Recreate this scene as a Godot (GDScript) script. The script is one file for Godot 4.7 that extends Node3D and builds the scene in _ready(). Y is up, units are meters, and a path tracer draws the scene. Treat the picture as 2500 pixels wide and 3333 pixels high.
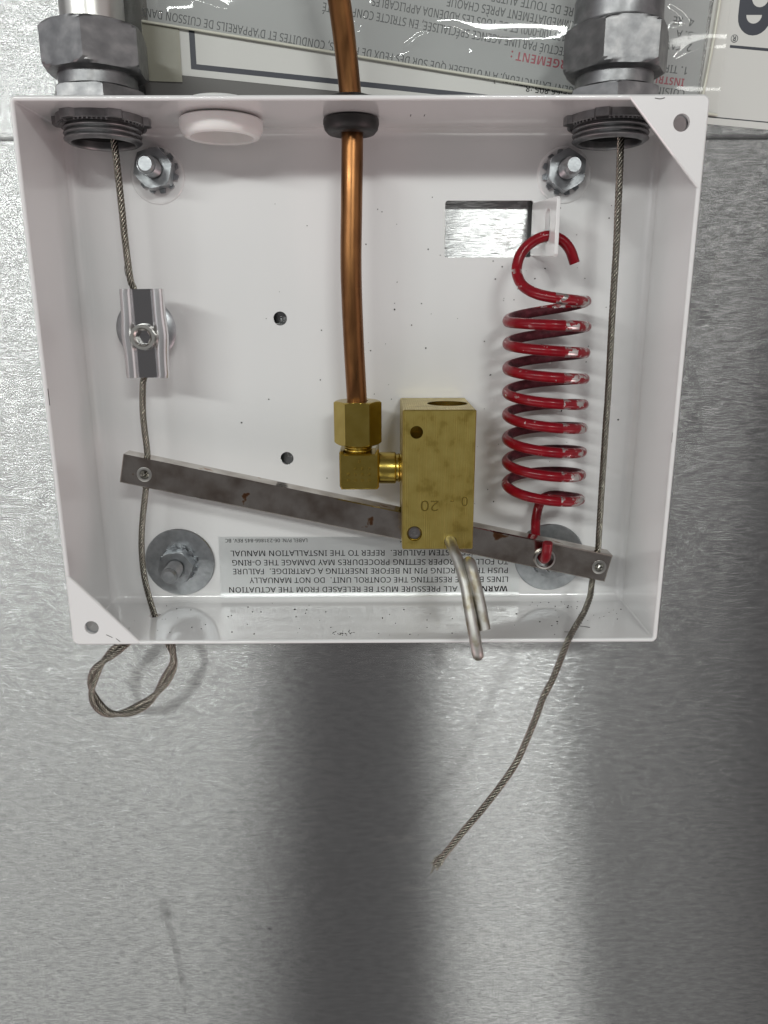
extends Node3D
# A white steel control box on a brushed steel wall, seen from close up. All lengths below are millimetres (U turns them into metres).
const U := 0.001

# ---------------------------------------------------------------- mesh builder
class MB:
	var tri := PackedVector3Array()      # triangle soup, counter-clockwise seen from outside
	var uv := PackedVector2Array()
	func t(a: Vector3, b: Vector3, c: Vector3, ua := Vector2.ZERO, ub := Vector2.ZERO, uc := Vector2.ZERO) -> void:
		tri.append(a); tri.append(b); tri.append(c)
		uv.append(ua); uv.append(ub); uv.append(uc)
	func q(a: Vector3, b: Vector3, c: Vector3, d: Vector3, ua := Vector2.ZERO, ub := Vector2.ZERO, uc := Vector2.ZERO, ud := Vector2.ZERO) -> void:
		t(a, b, c, ua, ub, uc)
		t(a, c, d, ua, uc, ud)
	func xf(x: Transform3D, from := 0) -> void:
		for i in range(from, tri.size()):
			tri[i] = x * tri[i]
	func add(o: MB, x := Transform3D()) -> void:
		for i in o.tri.size():
			tri.append(x * o.tri[i])
		uv.append_array(o.uv)
	# rings of equal length, each counter-clockwise seen from the end they run towards
	func loft(rings: Array, closed := true, cap0 := true, cap1 := true, loop := false) -> void:
		var n: int = rings[0].size()
		var m := rings.size()
		for k in (m if loop else m - 1):
			var a: PackedVector3Array = rings[k]
			var b: PackedVector3Array = rings[(k + 1) % m]
			for i in (n if closed else n - 1):
				var j := (i + 1) % n
				q(a[i], a[j], b[j], b[i], Vector2(float(i) / n, float(k)), Vector2(float(i + 1) / n, float(k)), Vector2(float(i + 1) / n, float(k + 1)), Vector2(float(i) / n, float(k + 1)))
		if cap0: cap(rings[0], true)
		if cap1: cap(rings[m - 1], false)
	func cap(r: PackedVector3Array, flip: bool) -> void:
		var c := Vector3.ZERO
		for p in r: c += p
		c /= r.size()
		for i in r.size():
			var j := (i + 1) % r.size()
			if flip: t(c, r[j], r[i])
			else: t(c, r[i], r[j])
	# profile of (radius, height) turned about +Y
	func lathe(prof: Array, segs := 40, caps := true) -> void:
		var rings := []
		for p in prof:
			var ring := PackedVector3Array()
			for i in segs:
				var a := TAU * i / segs
				ring.append(Vector3(p.x * cos(a), p.y, -p.x * sin(a)))
			rings.append(ring)
		var shut: bool = caps and prof[0].distance_to(prof[prof.size() - 1]) > 0.001
		loft(rings, true, shut and prof[0].x > 0.001, shut and prof[prof.size() - 1].x > 0.001)
	func box(c: Vector3, s: Vector3, bev := 0.2, basis := Basis()) -> void:
		var h := s * 0.5
		var g := Vector3(h.x - bev, h.y - bev, h.z - bev)
		var at := tri.size()
		for ax in 3:
			var u := (ax + 1) % 3
			var v := (ax + 2) % 3
			for sg in [-1.0, 1.0]:
				var p := []
				for w in [[-1, -1], [1, -1], [1, 1], [-1, 1]]:
					var x := Vector3.ZERO
					x[ax] = h[ax] * sg; x[u] = g[u] * w[0]; x[v] = g[v] * w[1]
					p.append(x)
				if sg < 0: p.reverse()
				q(p[0], p[1], p[2], p[3])
			for su in [-1.0, 1.0]:
				for sv in [-1.0, 1.0]:
					var a := Vector3.ZERO; var b := Vector3.ZERO; var d := Vector3.ZERO; var e := Vector3.ZERO
					a[u] = h[u] * su; a[v] = g[v] * sv; a[ax] = -g[ax]
					b[u] = g[u] * su; b[v] = h[v] * sv; b[ax] = -g[ax]
					d = b; d[ax] = g[ax]; e = a; e[ax] = g[ax]
					if su * sv > 0: q(b, a, e, d) if false else q(a, b, d, e)
					else: q(b, a, e, d)
		for sx in [-1.0, 1.0]:
			for sy in [-1.0, 1.0]:
				for sz in [-1.0, 1.0]:
					var a := Vector3(h.x * sx, g.y * sy, g.z * sz)
					var b := Vector3(g.x * sx, h.y * sy, g.z * sz)
					var d := Vector3(g.x * sx, g.y * sy, h.z * sz)
					if sx * sy * sz > 0: t(a, b, d)
					else: t(a, d, b)
		# make sure every face looks outwards
		for i in range(at, tri.size(), 3):
			var n := (tri[i + 1] - tri[i]).cross(tri[i + 2] - tri[i])
			if n.dot(tri[i] + tri[i + 1] + tri[i + 2]) < 0:
				var k := tri[i + 1]; tri[i + 1] = tri[i + 2]; tri[i + 2] = k
		for i in range(at, tri.size()):
			tri[i] = basis * tri[i] + c
	# tube along points; radii one number or one per point
	func tube(path: PackedVector3Array, rad, sides := 10, caps := true, roll := 0.0) -> void:
		var rings := []
		var n := path.size()
		var up := Vector3(0.3, 0.1, 1).normalized()
		for k in n:
			var d := (path[mini(k + 1, n - 1)] - path[maxi(k - 1, 0)]).normalized()
			up = (up - d * up.dot(d)).normalized()
			var s := d.cross(up)
			var r: float = rad[k] if rad is PackedFloat32Array else rad
			var ring := PackedVector3Array()
			for i in sides:
				var a := TAU * i / sides + roll
				ring.append(path[k] + (up * cos(a) + s * -sin(a)) * -r)
			ring.reverse()
			rings.append(ring)
		# orientation check: first quad should look away from the path
		var at := tri.size()
		loft(rings, true, caps, caps)
		var c := (path[0] + path[1]) * 0.5
		var nn := (tri[at + 1] - tri[at]).cross(tri[at + 2] - tri[at])
		if nn.dot(tri[at] - c) < 0:
			for i in range(at, tri.size(), 3):
				var kk := tri[i + 1]; tri[i + 1] = tri[i + 2]; tri[i + 2] = kk
				var ku := uv[i + 1]; uv[i + 1] = uv[i + 2]; uv[i + 2] = ku
	# flat plate between z0 and z1 with an outline and holes (all counter-clockwise), cut into strips so that no strip has a closed hole
	func plate(outline: PackedVector2Array, holes: Array, z0: float, z1: float, chamfer := 0.0) -> void:
		var inner := inset(outline, chamfer)
		var xs := [-1e5]
		for hh in holes:
			var lo := 1e5; var hi := -1e5
			for p in hh:
				lo = minf(lo, p.x); hi = maxf(hi, p.x)
			xs.append((lo + hi) * 0.5)
		xs.sort()
		xs.append(1e5)
		for k in xs.size() - 1:
			if xs[k + 1] - xs[k] < 0.01: continue
			var strip := PackedVector2Array([Vector2(xs[k], -1e5), Vector2(xs[k + 1], -1e5), Vector2(xs[k + 1], 1e5), Vector2(xs[k], 1e5)])
			var polys := Geometry2D.intersect_polygons(inner, strip)
			for hh in holes:
				var next := []
				for p in polys: next.append_array(Geometry2D.clip_polygons(p, hh))
				polys.assign(next)
			for p in polys:
				var ids := Geometry2D.triangulate_polygon(p)
				for i in range(0, ids.size(), 3):
					var a: Vector2 = p[ids[i]]; var b: Vector2 = p[ids[i + 1]]; var c: Vector2 = p[ids[i + 2]]
					if (b - a).cross(c - a) < 0:
						var s := b; b = c; c = s
					t(Vector3(a.x, a.y, z1), Vector3(b.x, b.y, z1), Vector3(c.x, c.y, z1), a * 0.01, b * 0.01, c * 0.01)
					t(Vector3(a.x, a.y, z0), Vector3(c.x, c.y, z0), Vector3(b.x, b.y, z0), a * 0.01, c * 0.01, b * 0.01)
		var rr := []
		if chamfer > 0:
			rr = [ring2(inner, z0), ring2(outline, z0 + chamfer), ring2(outline, z1 - chamfer), ring2(inner, z1)]
		else:
			rr = [ring2(outline, z0), ring2(outline, z1)]
		loft(rr, true, false, false)
		for hh in holes:
			var h2: PackedVector2Array = hh.duplicate()
			h2.reverse()
			loft([ring2(h2, z0), ring2(h2, z1)], true, false, false)
	static func ring2(p: PackedVector2Array, z: float) -> PackedVector3Array:
		var r := PackedVector3Array()
		for v in p: r.append(Vector3(v.x, v.y, z))
		return r
	static func inset(p: PackedVector2Array, d: float) -> PackedVector2Array:
		if d <= 0: return p
		var r := PackedVector2Array()
		var n := p.size()
		for i in n:
			var e0 := (p[i] - p[(i + n - 1) % n]).normalized()
			var e1 := (p[(i + 1) % n] - p[i]).normalized()
			var n0 := Vector2(-e0.y, e0.x); var n1 := Vector2(-e1.y, e1.x)
			var b := (n0 + n1).normalized()
			r.append(p[i] + b * d / maxf(0.3, b.dot(n0)))
		return r
	func mesh(origin: Vector3, crease := 35.0) -> ArrayMesh:
		var nf := tri.size() / 3
		var fn := PackedVector3Array(); fn.resize(nf)
		var near := {}
		for f in nf:
			fn[f] = (tri[f * 3 + 1] - tri[f * 3]).cross(tri[f * 3 + 2] - tri[f * 3])
		var keys := PackedInt64Array(); keys.resize(tri.size())
		for i in tri.size():
			var p := tri[i]
			var key := (int(roundf(p.x * 500.0)) + 1000000) * 4000000 * 1000 + (int(roundf(p.y * 500.0)) + 1000000) * 2000 + (int(roundf(p.z * 500.0)) % 1000) * 7919
			var kk := hash(Vector3i(roundi(p.x * 500.0), roundi(p.y * 500.0), roundi(p.z * 500.0)))
			keys[i] = kk
			if near.has(kk): near[kk].append(i / 3)
			else: near[kk] = [i / 3]
		var lim := cos(deg_to_rad(crease))
		var un := PackedVector3Array(); un.resize(nf)
		for f in nf: un[f] = fn[f].normalized()
		var vs := PackedVector3Array(); vs.resize(tri.size())
		var ns := PackedVector3Array(); ns.resize(tri.size())
		var us := PackedVector2Array(); us.resize(tri.size())
		var order := [0, 2, 1]
		for f in nf:
			for k in 3:
				var i: int = f * 3 + order[k]
				var s := Vector3.ZERO
				for g in near[keys[i]]:
					if un[g].dot(un[f]) > lim: s += fn[g]
				vs[f * 3 + k] = (tri[i] - origin) * U
				ns[f * 3 + k] = s.normalized() if s.length_squared() > 0 else Vector3.UP
				us[f * 3 + k] = uv[i]
		var arr := []
		arr.resize(Mesh.ARRAY_MAX)
		arr[Mesh.ARRAY_VERTEX] = vs; arr[Mesh.ARRAY_NORMAL] = ns; arr[Mesh.ARRAY_TEX_UV] = us; arr[Mesh.ARRAY_TEX_UV2] = us
		var am := ArrayMesh.new()
		am.add_surface_from_arrays(Mesh.PRIMITIVE_TRIANGLES, arr)
		return am

# ---------------------------------------------------------------- scene helpers
var taken := {}
var origin := Vector3.ZERO     # of the thing being built, mm

func numbered(called: String) -> String:
	var k: int = taken.get(called, 0)
	taken[called] = k + 1
	return called if k == 0 else "%s_%03d" % [called, k]

func tag(o: Node, label: String, category: String, group := "") -> void:
	o.set_meta("label", label)
	o.set_meta("category", category)
	if group: o.set_meta("group", group)

func thing(called: String, at: Vector3, label: String, category: String, group := "") -> Node3D:
	var o := Node3D.new()
	o.name = numbered(called)
	add_child(o)
	o.position = at * U
	origin = at
	tag(o, label, category, group)
	return o

func part(called: String, mb: MB, mat: Material, parent: Node3D, crease := 35.0) -> MeshInstance3D:
	var o := MeshInstance3D.new()
	o.name = called
	o.mesh = mb.mesh(origin, crease)
	o.material_override = mat
	parent.add_child(o, true)
	return o

func text(called: String, s: String, mat: Material, parent: Node3D, at: Vector3, angle: float, cap: float, width := 0.0, bold := false, depth := 0.02) -> MeshInstance3D:
	var font := SystemFont.new()
	font.font_names = PackedStringArray(["Droid Sans"])
	if bold: font.font_weight = 700
	var heavy := FontVariation.new()
	heavy.base_font = font
	heavy.variation_embolden = 0.0 if bold else 0.22
	var t := TextMesh.new()
	t.font = heavy; t.font_size = 48; t.pixel_size = 0.001; t.depth = 1.0
	t.horizontal_alignment = HORIZONTAL_ALIGNMENT_LEFT
	t.text = "H"
	var hb := t.get_aabb()
	var t2: TextMesh = t.duplicate()
	t2.text = s
	t2.curve_step = 2.0
	var b := t2.get_aabb()
	var o := MeshInstance3D.new()
	o.name = called
	var m := ArrayMesh.new()
	m.add_surface_from_arrays(Mesh.PRIMITIVE_TRIANGLES, t2.get_mesh_arrays())
	o.mesh = m
	o.material_override = mat
	var sy := cap * U / hb.size.y
	var sx := width * U / b.size.x if width > 0 else sy
	var bs := Basis(Vector3(0, 0, 1), deg_to_rad(angle)) * Basis.from_scale(Vector3(sx, sy, depth * U / b.size.z))
	o.transform = Transform3D(bs, (at - origin) * U - bs * Vector3(b.position.x, hb.position.y, b.position.z))
	parent.add_child(o, true)
	return o

func smooth(pts: Array, step := 1.0) -> PackedVector3Array:
	var c := Curve3D.new()
	c.bake_interval = step
	var n := pts.size()
	for i in n:
		var d: Vector3 = (pts[mini(i + 1, n - 1)] - pts[maxi(i - 1, 0)]) / 6.0
		c.add_point(pts[i], -d, d)
	return c.get_baked_points()

func circle(c: Vector2, r: float, n := 28) -> PackedVector2Array:
	var p := PackedVector2Array()
	for i in n: p.append(c + Vector2(cos(TAU * i / n), sin(TAU * i / n)) * r)
	return p

func rrect(lo: Vector2, hi: Vector2, r: float, n := 5) -> PackedVector2Array:
	var p := PackedVector2Array()
	var cs := [Vector2(hi.x - r, hi.y - r), Vector2(lo.x + r, hi.y - r), Vector2(lo.x + r, lo.y + r), Vector2(hi.x - r, lo.y + r)]
	for k in 4:
		for i in n + 1:
			var a := PI / 2 * (k + float(i) / n)
			p.append(cs[k] + Vector2(cos(a), sin(a)) * r)
	return p

# hexagonal nut about +Y from y0 to y1, corners rounded off by a cone at both ends
func hexnut(mb: MB, flat: float, y0: float, y1: float, cone: float, hole := 0.0, rot := 0.0, depth := 0.0) -> void:
	var n := 72
	var corner := flat / cos(PI / 6)
	var levels := []
	for e in [[0.0, corner - cone], [0.25, corner - cone * 0.55], [0.6, corner - cone * 0.2], [1.0, corner]]:
		levels.append([y0 + e[0] * cone * 0.6, e[1]])
	for e in [[1.0, corner], [0.6, corner - cone * 0.2], [0.25, corner - cone * 0.55], [0.0, corner - cone]]:
		levels.append([y1 - e[0] * cone * 0.6, e[1]])
	var rings := []
	for l in levels:
		var ring := PackedVector3Array()
		for i in n:
			var a := TAU * i / n
			var h := flat / cos(fposmod(a, PI / 3) - PI / 6)
			var r := minf(h, l[1])
			ring.append(Vector3(r * cos(a + rot), l[0], -r * sin(a + rot)))
		rings.append(ring)
	if hole > 0:
		var inner := []
		for y in [y1, y1 - (depth if depth > 0 else y1 - y0)]:
			var ring := PackedVector3Array()
			for i in n:
				var a := TAU * i / n + rot
				ring.append(Vector3(hole * cos(a), y, -hole * sin(a)))
			inner.append(ring)
		rings.append(inner[0]); rings.append(inner[1])
		mb.loft(rings, true, true, true)
	else:
		mb.loft(rings, true, true, true)

func threads(r: float, y0: float, y1: float, pitch: float, deep: float) -> Array:
	var p := []
	var y := y0
	while y < y1 - pitch * 0.5:
		p.append(Vector2(r - deep, y)); p.append(Vector2(r - deep * 0.15, y + pitch * 0.3)); p.append(Vector2(r, y + pitch * 0.5)); p.append(Vector2(r - deep * 0.15, y + pitch * 0.7))
		y += pitch
	p.append(Vector2(r - deep, y1))
	return p

# rotation that takes +Y to +Z (things that stand out of the back plate)
func out_of_wall(at: Vector3) -> Transform3D:
	return Transform3D(Basis(Vector3(1, 0, 0), PI / 2), at)

# socket head set into a face; axis +Y, face at y = 0
func socket(mb: MB, r: float, hexr: float, proud: float, deep: float) -> void:
	var n := 48
	var rings := []
	for e in [[r, -0.6, 0], [r, proud * 0.4, 0], [r - 0.35, proud, 0], [hexr * 1.28, proud, 0], [hexr * 1.12, proud - 0.5, 0], [hexr, proud - 0.7, 1], [hexr, -deep, 1], [0.3, -deep - 0.6, 0]]:
		var ring := PackedVector3Array()
		for i in n:
			var a := TAU * i / n
			var q: float = e[0]
			if e[2] == 1: q = e[0] * cos(PI / 6) / cos(fposmod(a, PI / 3) - PI / 6) * 1.06
			ring.append(Vector3(q * cos(a), e[1], -q * sin(a)))
		rings.append(ring)
	mb.loft(rings, true, false, true)

# a laid wire rope: strands wound round a centre line
func rope(called: String, parent: Node3D, path: PackedVector3Array, r: float, pitch: float) -> void:
	var mb := MB.new()
	var turn0 := 0.0
	var n := path.size()
	var up := Vector3(0.2, 0.1, 1).normalized()
	var ups := PackedVector3Array(); var sides := PackedVector3Array()
	var run := PackedFloat32Array(); run.resize(n)
	for k in n:
		var d := (path[mini(k + 1, n - 1)] - path[maxi(k - 1, 0)]).normalized()
		up = (up - d * up.dot(d)).normalized()
		ups.append(up); sides.append(d.cross(up))
		run[k] = 0.0 if k == 0 else run[k - 1] + path[k].distance_to(path[k - 1])
	var rs := r * 0.28
	for s in 6:
		var line := PackedVector3Array()
		for k in n:
			var a := TAU * s / 6.0 + run[k] / pitch * TAU + turn0
			line.append(path[k] + (ups[k] * cos(a) + sides[k] * sin(a)) * (r - rs))
		mb.tube(line, rs, 6, true)
	var p := part(called, mb, M.cable, parent, 70)
	var core := MB.new()
	core.tube(path, r * 0.70, 8, true)  # dark core paints shade into the grooves between strands, along with grease
	part("grease_shade_core", core, M.grease_shade, p, 70)

# ---------------------------------------------------------------- materials
func lin(r: float, g: float, b: float, a := 1.0) -> Color:
	var c := Color(r, g, b).linear_to_srgb()
	c.a = a
	return c

func mat(c: Color, rough: float, metal := 0.0) -> StandardMaterial3D:
	var m := StandardMaterial3D.new()
	m.albedo_color = c
	m.roughness = rough
	m.metallic = metal
	return m

func noise(freq: float, seed_: int, octaves := 3, size := 512, ramp: Array = [], type := FastNoiseLite.TYPE_SIMPLEX_SMOOTH) -> NoiseTexture2D:
	var f := FastNoiseLite.new()
	f.noise_type = type
	f.seed = seed_; f.frequency = freq; f.fractal_octaves = octaves
	var t := NoiseTexture2D.new()
	t.width = size; t.height = size; t.seamless = true; t.noise = f
	t.generate_mipmaps = false
	if ramp.size():
		var g := Gradient.new()
		var offs := PackedFloat32Array(); var cols := PackedColorArray()
		for e in ramp:
			offs.append(e[0]); cols.append(e[1])
		g.offsets = offs; g.colors = cols
		t.color_ramp = g
	return t

func tri_planar(m: StandardMaterial3D, scale: Vector3) -> StandardMaterial3D:
	m.uv1_triplanar = true
	m.uv1_world_triplanar = true
	m.uv1_scale = scale
	m.uv1_triplanar_sharpness = 4.0
	return m

var M := {}

func grey(v: float) -> Color:
	return Color(v, v, v)

func materials() -> void:
	# brushed steel: grain runs along X, so highlights stretch along Y
	var s := mat(lin(0.49, 0.495, 0.495), 0.24, 1.0)
	s.anisotropy_enabled = true
	s.anisotropy = -1.0
	s.normal_enabled = true
	s.normal_texture = brush_lines()
	s.normal_scale = 1.0
	s.uv1_scale = Vector3(1.0, 20.0, 1)
	s.detail_enabled = true
	s.detail_uv_layer = BaseMaterial3D.DETAIL_UV_2
	s.detail_blend_mode = BaseMaterial3D.BLEND_MODE_MIX
	s.detail_albedo = wall_marks()
	M.steel = s
	var p := mat(lin(0.74, 0.735, 0.735), 0.22)
	p.clearcoat_enabled = true
	p.clearcoat = 1.0
	p.clearcoat_roughness = 0.012
	p.heightmap_enabled = true
	p.heightmap_texture = noise(0.03, 31, 2, 512)
	p.heightmap_scale = 0.0007
	tri_planar(p, Vector3(20, 20, 20))
	M.paint = p
	M.white_plastic = mat(lin(0.78, 0.765, 0.75), 0.35)
	M.white_plastic.subsurf_scatter_enabled = true
	M.white_plastic.subsurf_scatter_strength = 0.05
	M.rubber = mat(lin(0.012, 0.011, 0.011), 0.45)
	var z := mat(Color.WHITE, 0.42, 0.95)
	z.albedo_texture = noise(0.012, 3, 4, 512, [[0.0, lin(0.15, 0.15, 0.155)], [0.5, lin(0.22, 0.22, 0.225)], [1.0, lin(0.33, 0.325, 0.325)]])
	z.roughness_texture = noise(0.03, 8, 3, 512, [[0.0, grey(0.9)], [1.0, grey(1.1)]])
	z.heightmap_enabled = true
	z.heightmap_texture = noise(0.05, 12, 4, 512)
	z.heightmap_scale = 0.0012
	M.cast_zinc = tri_planar(z, Vector3(25, 25, 25))
	var g := mat(Color.WHITE, 0.36, 1.0)
	g.albedo_texture = noise(0.02, 4, 4, 256, [[0.0, lin(0.33, 0.345, 0.36)], [1.0, lin(0.47, 0.485, 0.50)]])
	g.heightmap_enabled = true
	g.heightmap_texture = noise(0.06, 13, 3, 256)
	g.heightmap_scale = 0.0015
	M.zinc = tri_planar(g, Vector3(60, 60, 60))
	M.conduit = mat(lin(0.5, 0.49, 0.47), 0.32, 1.0)
	M.dark_steel = mat(lin(0.20, 0.19, 0.19), 0.35, 1.0)
	M.grease_shade = mat(lin(0.018, 0.016, 0.013), 0.5, 0.3)  # near-black for painted groove shade as well as grease
	M.bore = mat(lin(0.03, 0.03, 0.03), 0.6, 0.4)
	var cu := mat(Color.WHITE, 0.36, 1.0)
	cu.albedo_texture = noise(0.01, 21, 4, 512, [[0.0, lin(0.14, 0.062, 0.026)], [0.5, lin(0.21, 0.096, 0.038)], [1.0, lin(0.29, 0.135, 0.05)]])
	cu.roughness_texture = noise(0.02, 22, 3, 256, [[0.0, grey(0.7)], [1.0, grey(1.3)]])
	M.copper = tri_planar(cu, Vector3(40, 10, 40))
	var br := mat(Color.WHITE, 0.25, 1.0)
	br.albedo_texture = noise(0.012, 41, 3, 512, [[0.0, lin(0.40, 0.29, 0.06)], [0.5, lin(0.45, 0.335, 0.078)], [1.0, lin(0.50, 0.38, 0.10)]])
	br.heightmap_enabled = true
	br.heightmap_texture = noise(0.05, 42, 3, 256)
	br.heightmap_scale = 0.003
	M.brass = tri_planar(br, Vector3(24, 24, 24))
	# milled brass: fine vertical tool lines on the front
	var bl := mat(Color.WHITE, 0.36, 1.0)
	bl.albedo_texture = noise(0.011, 44, 4, 512, [[0.0, lin(0.32, 0.24, 0.06)], [0.24, lin(0.39, 0.30, 0.08)], [0.34, lin(0.45, 0.35, 0.10)], [0.7, lin(0.49, 0.39, 0.118)], [1.0, lin(0.52, 0.42, 0.135)]])
	var lines := Image.create(1024, 8, false, Image.FORMAT_RGB8)
	var lr := RandomNumberGenerator.new(); lr.seed = 8
	var amp := 0.5
	for x in 1024:
		if x % 16 == 0: amp = lr.randf_range(0.25, 0.5)
		lines.fill_rect(Rect2i(x, 0, 1, 8), grey(0.5 + amp * sin(TAU * x / 16.0)))
	bl.heightmap_enabled = true
	bl.heightmap_texture = ImageTexture.create_from_image(lines)
	bl.heightmap_scale = 0.007
	M.milled = tri_planar(bl, Vector3(23, 23, 23))
	# plated steel bar, tarnished, with small rust
	var bar := mat(Color.WHITE, 0.16, 1.0)
	bar.albedo_texture = noise(0.009, 51, 6, 512, [[0.0, lin(0.28, 0.23, 0.195)], [0.35, lin(0.42, 0.375, 0.335)], [0.6, lin(0.52, 0.48, 0.44)], [0.83, lin(0.56, 0.525, 0.485)], [0.87, lin(0.28, 0.14, 0.07)], [1.0, lin(0.20, 0.09, 0.045)]])
	bar.roughness_texture = noise(0.03, 52, 4, 256, [[0.3, grey(0.8)], [0.7, grey(1.25)]])
	bar.heightmap_enabled = true
	bar.heightmap_texture = noise(0.08, 53, 4, 256)
	bar.heightmap_scale = 0.0018
	M.bar = tri_planar(bar, Vector3(17, 17, 17))
	M.chrome = mat(lin(0.50, 0.50, 0.51), 0.12, 1.0)  # clip plating darkened for the dark reflection painted into its recess
	M.lit_chrome = mat(lin(0.78, 0.77, 0.78), 0.27, 1.0)  # same plating, lightened for the bright reflections on the rails
	M.bright = mat(lin(0.50, 0.49, 0.465), 0.30, 1.0)
	# red enamelled spring wire with chips down to bare steel
	var red := mat(Color.WHITE, 0.30)
	var chip := 0.83
	red.albedo_texture = noise(0.012, 61, 5, 512, [[0.0, lin(0.15, 0.003, 0.009)], [chip - 0.01, lin(0.22, 0.004, 0.010)], [chip, lin(0.55, 0.54, 0.52)], [1.0, lin(0.55, 0.54, 0.52)]])
	red.metallic = 1.0
	red.metallic_specular = 0.28
	red.metallic_texture = noise(0.012, 61, 5, 512, [[0.0, grey(0)], [chip - 0.01, grey(0)], [chip, grey(1)], [1.0, grey(1)]])
	red.clearcoat_enabled = true
	red.clearcoat = 0.22
	red.clearcoat_roughness = 0.12
	red.heightmap_enabled = true
	red.heightmap_texture = noise(0.05, 62, 3, 256)
	red.heightmap_scale = 0.006
	M.red = tri_planar(red, Vector3(30, 30, 30))
	var rub: StandardMaterial3D = red.duplicate()
	rub.albedo_texture = noise(0.013, 63, 5, 512, [[0.0, lin(0.15, 0.003, 0.009)], [0.61, lin(0.22, 0.004, 0.010)], [0.63, lin(0.55, 0.54, 0.52)], [1.0, lin(0.60, 0.59, 0.57)]])
	rub.metallic_texture = noise(0.013, 63, 5, 512, [[0.0, grey(0)], [0.61, grey(0)], [0.63, grey(1)], [1.0, grey(1)]])
	M.red_rubbed = rub
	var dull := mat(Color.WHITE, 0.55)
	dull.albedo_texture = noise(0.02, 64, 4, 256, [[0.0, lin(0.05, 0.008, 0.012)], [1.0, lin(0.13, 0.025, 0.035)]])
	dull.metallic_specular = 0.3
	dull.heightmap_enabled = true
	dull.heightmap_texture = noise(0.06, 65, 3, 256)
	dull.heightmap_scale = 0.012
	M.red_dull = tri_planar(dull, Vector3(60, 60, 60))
	var ca := mat(Color.WHITE, 0.24, 1.0)
	ca.albedo_texture = noise(0.04, 71, 3, 256, [[0.0, lin(0.16, 0.148, 0.125)], [1.0, lin(0.44, 0.415, 0.36)]])
	ca.heightmap_enabled = true
	ca.heightmap_texture = noise(0.12, 72, 2, 256)
	ca.heightmap_scale = 0.008
	M.cable = tri_planar(ca, Vector3(90, 90, 90))
	var pin := mat(Color.WHITE, 0.48, 1.0)
	pin.albedo_texture = noise(0.015, 81, 4, 256, [[0.0, lin(0.24, 0.20, 0.13)], [0.35, lin(0.36, 0.34, 0.29)], [0.6, lin(0.46, 0.455, 0.43)], [1.0, lin(0.50, 0.49, 0.47)]])
	M.pin = tri_planar(pin, Vector3(40, 40, 40))
	var foil := mat(lin(0.72, 0.73, 0.73), 0.36, 1.0)
	foil.anisotropy_enabled = true
	foil.anisotropy = -0.7
	foil.heightmap_enabled = true
	foil.heightmap_texture = noise(0.08, 91, 2, 512)
	foil.heightmap_scale = 0.002
	foil.uv1_scale = Vector3(1.5, 12, 1)
	M.foil = foil
	M.ink = mat(lin(0.012, 0.012, 0.013), 0.6)
	M.ink.metallic_specular = 0.2
	M.grey_ink = mat(lin(0.045, 0.05, 0.055), 0.5)
	M.navy_ink = mat(lin(0.018, 0.021, 0.035), 0.45)
	M.red_ink = mat(lin(0.30, 0.035, 0.06), 0.5)
	M.grey_paper = mat(lin(0.36, 0.37, 0.37), 0.6)
	M.white_paper = mat(lin(0.60, 0.595, 0.57), 0.55)
	M.film_edge = mat(lin(0.62, 0.61, 0.52), 0.3)
	var film := mat(Color(1, 1, 0.96, 0.06), 0.06)
	film.transparency = BaseMaterial3D.TRANSPARENCY_ALPHA
	M.film = film
	var cf := mat(Color(0.66, 0.65, 0.59, 0.6), 0.4)
	cf.transparency = BaseMaterial3D.TRANSPARENCY_ALPHA
	M.cloudy_film = cf
	M.painted_shade = mat(lin(0.11, 0.105, 0.10), 0.5)  # colour of the strip painted in for shade above the box
	M.grit = mat(lin(0.035, 0.03, 0.026), 0.8)

# grinding lines: long along X, a fraction of a millimetre across, repeating without a seam along Y
func brush_lines() -> ImageTexture:
	var w := 512; var h := 1536
	var f := FastNoiseLite.new(); f.seed = 5; f.frequency = 1.0; f.fractal_octaves = 2; f.noise_type = FastNoiseLite.TYPE_SIMPLEX_SMOOTH
	var data := PackedByteArray(); data.resize(w * h * 3)
	var r := h * 0.3 / TAU
	for y in h:
		var a := TAU * y / h
		var cy := r * cos(a); var sy := r * sin(a)
		for x in w:
			var v := f.get_noise_3d(x * 0.3, cy, sy)
			var ny := signf(v) * minf(0.8, pow(absf(v), 0.75) * 0.72)      # the lines tilt the surface up and down only
			var at := (y * w + x) * 3
			data[at] = 128
			data[at + 1] = clampi(roundi(127.5 + 127.5 * ny), 0, 255)
			data[at + 2] = clampi(roundi(127.5 + 127.5 * sqrt(1.0 - ny * ny)), 0, 255)
	return ImageTexture.create_from_image(Image.create_from_data(w, h, false, Image.FORMAT_RGB8, data))

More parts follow.
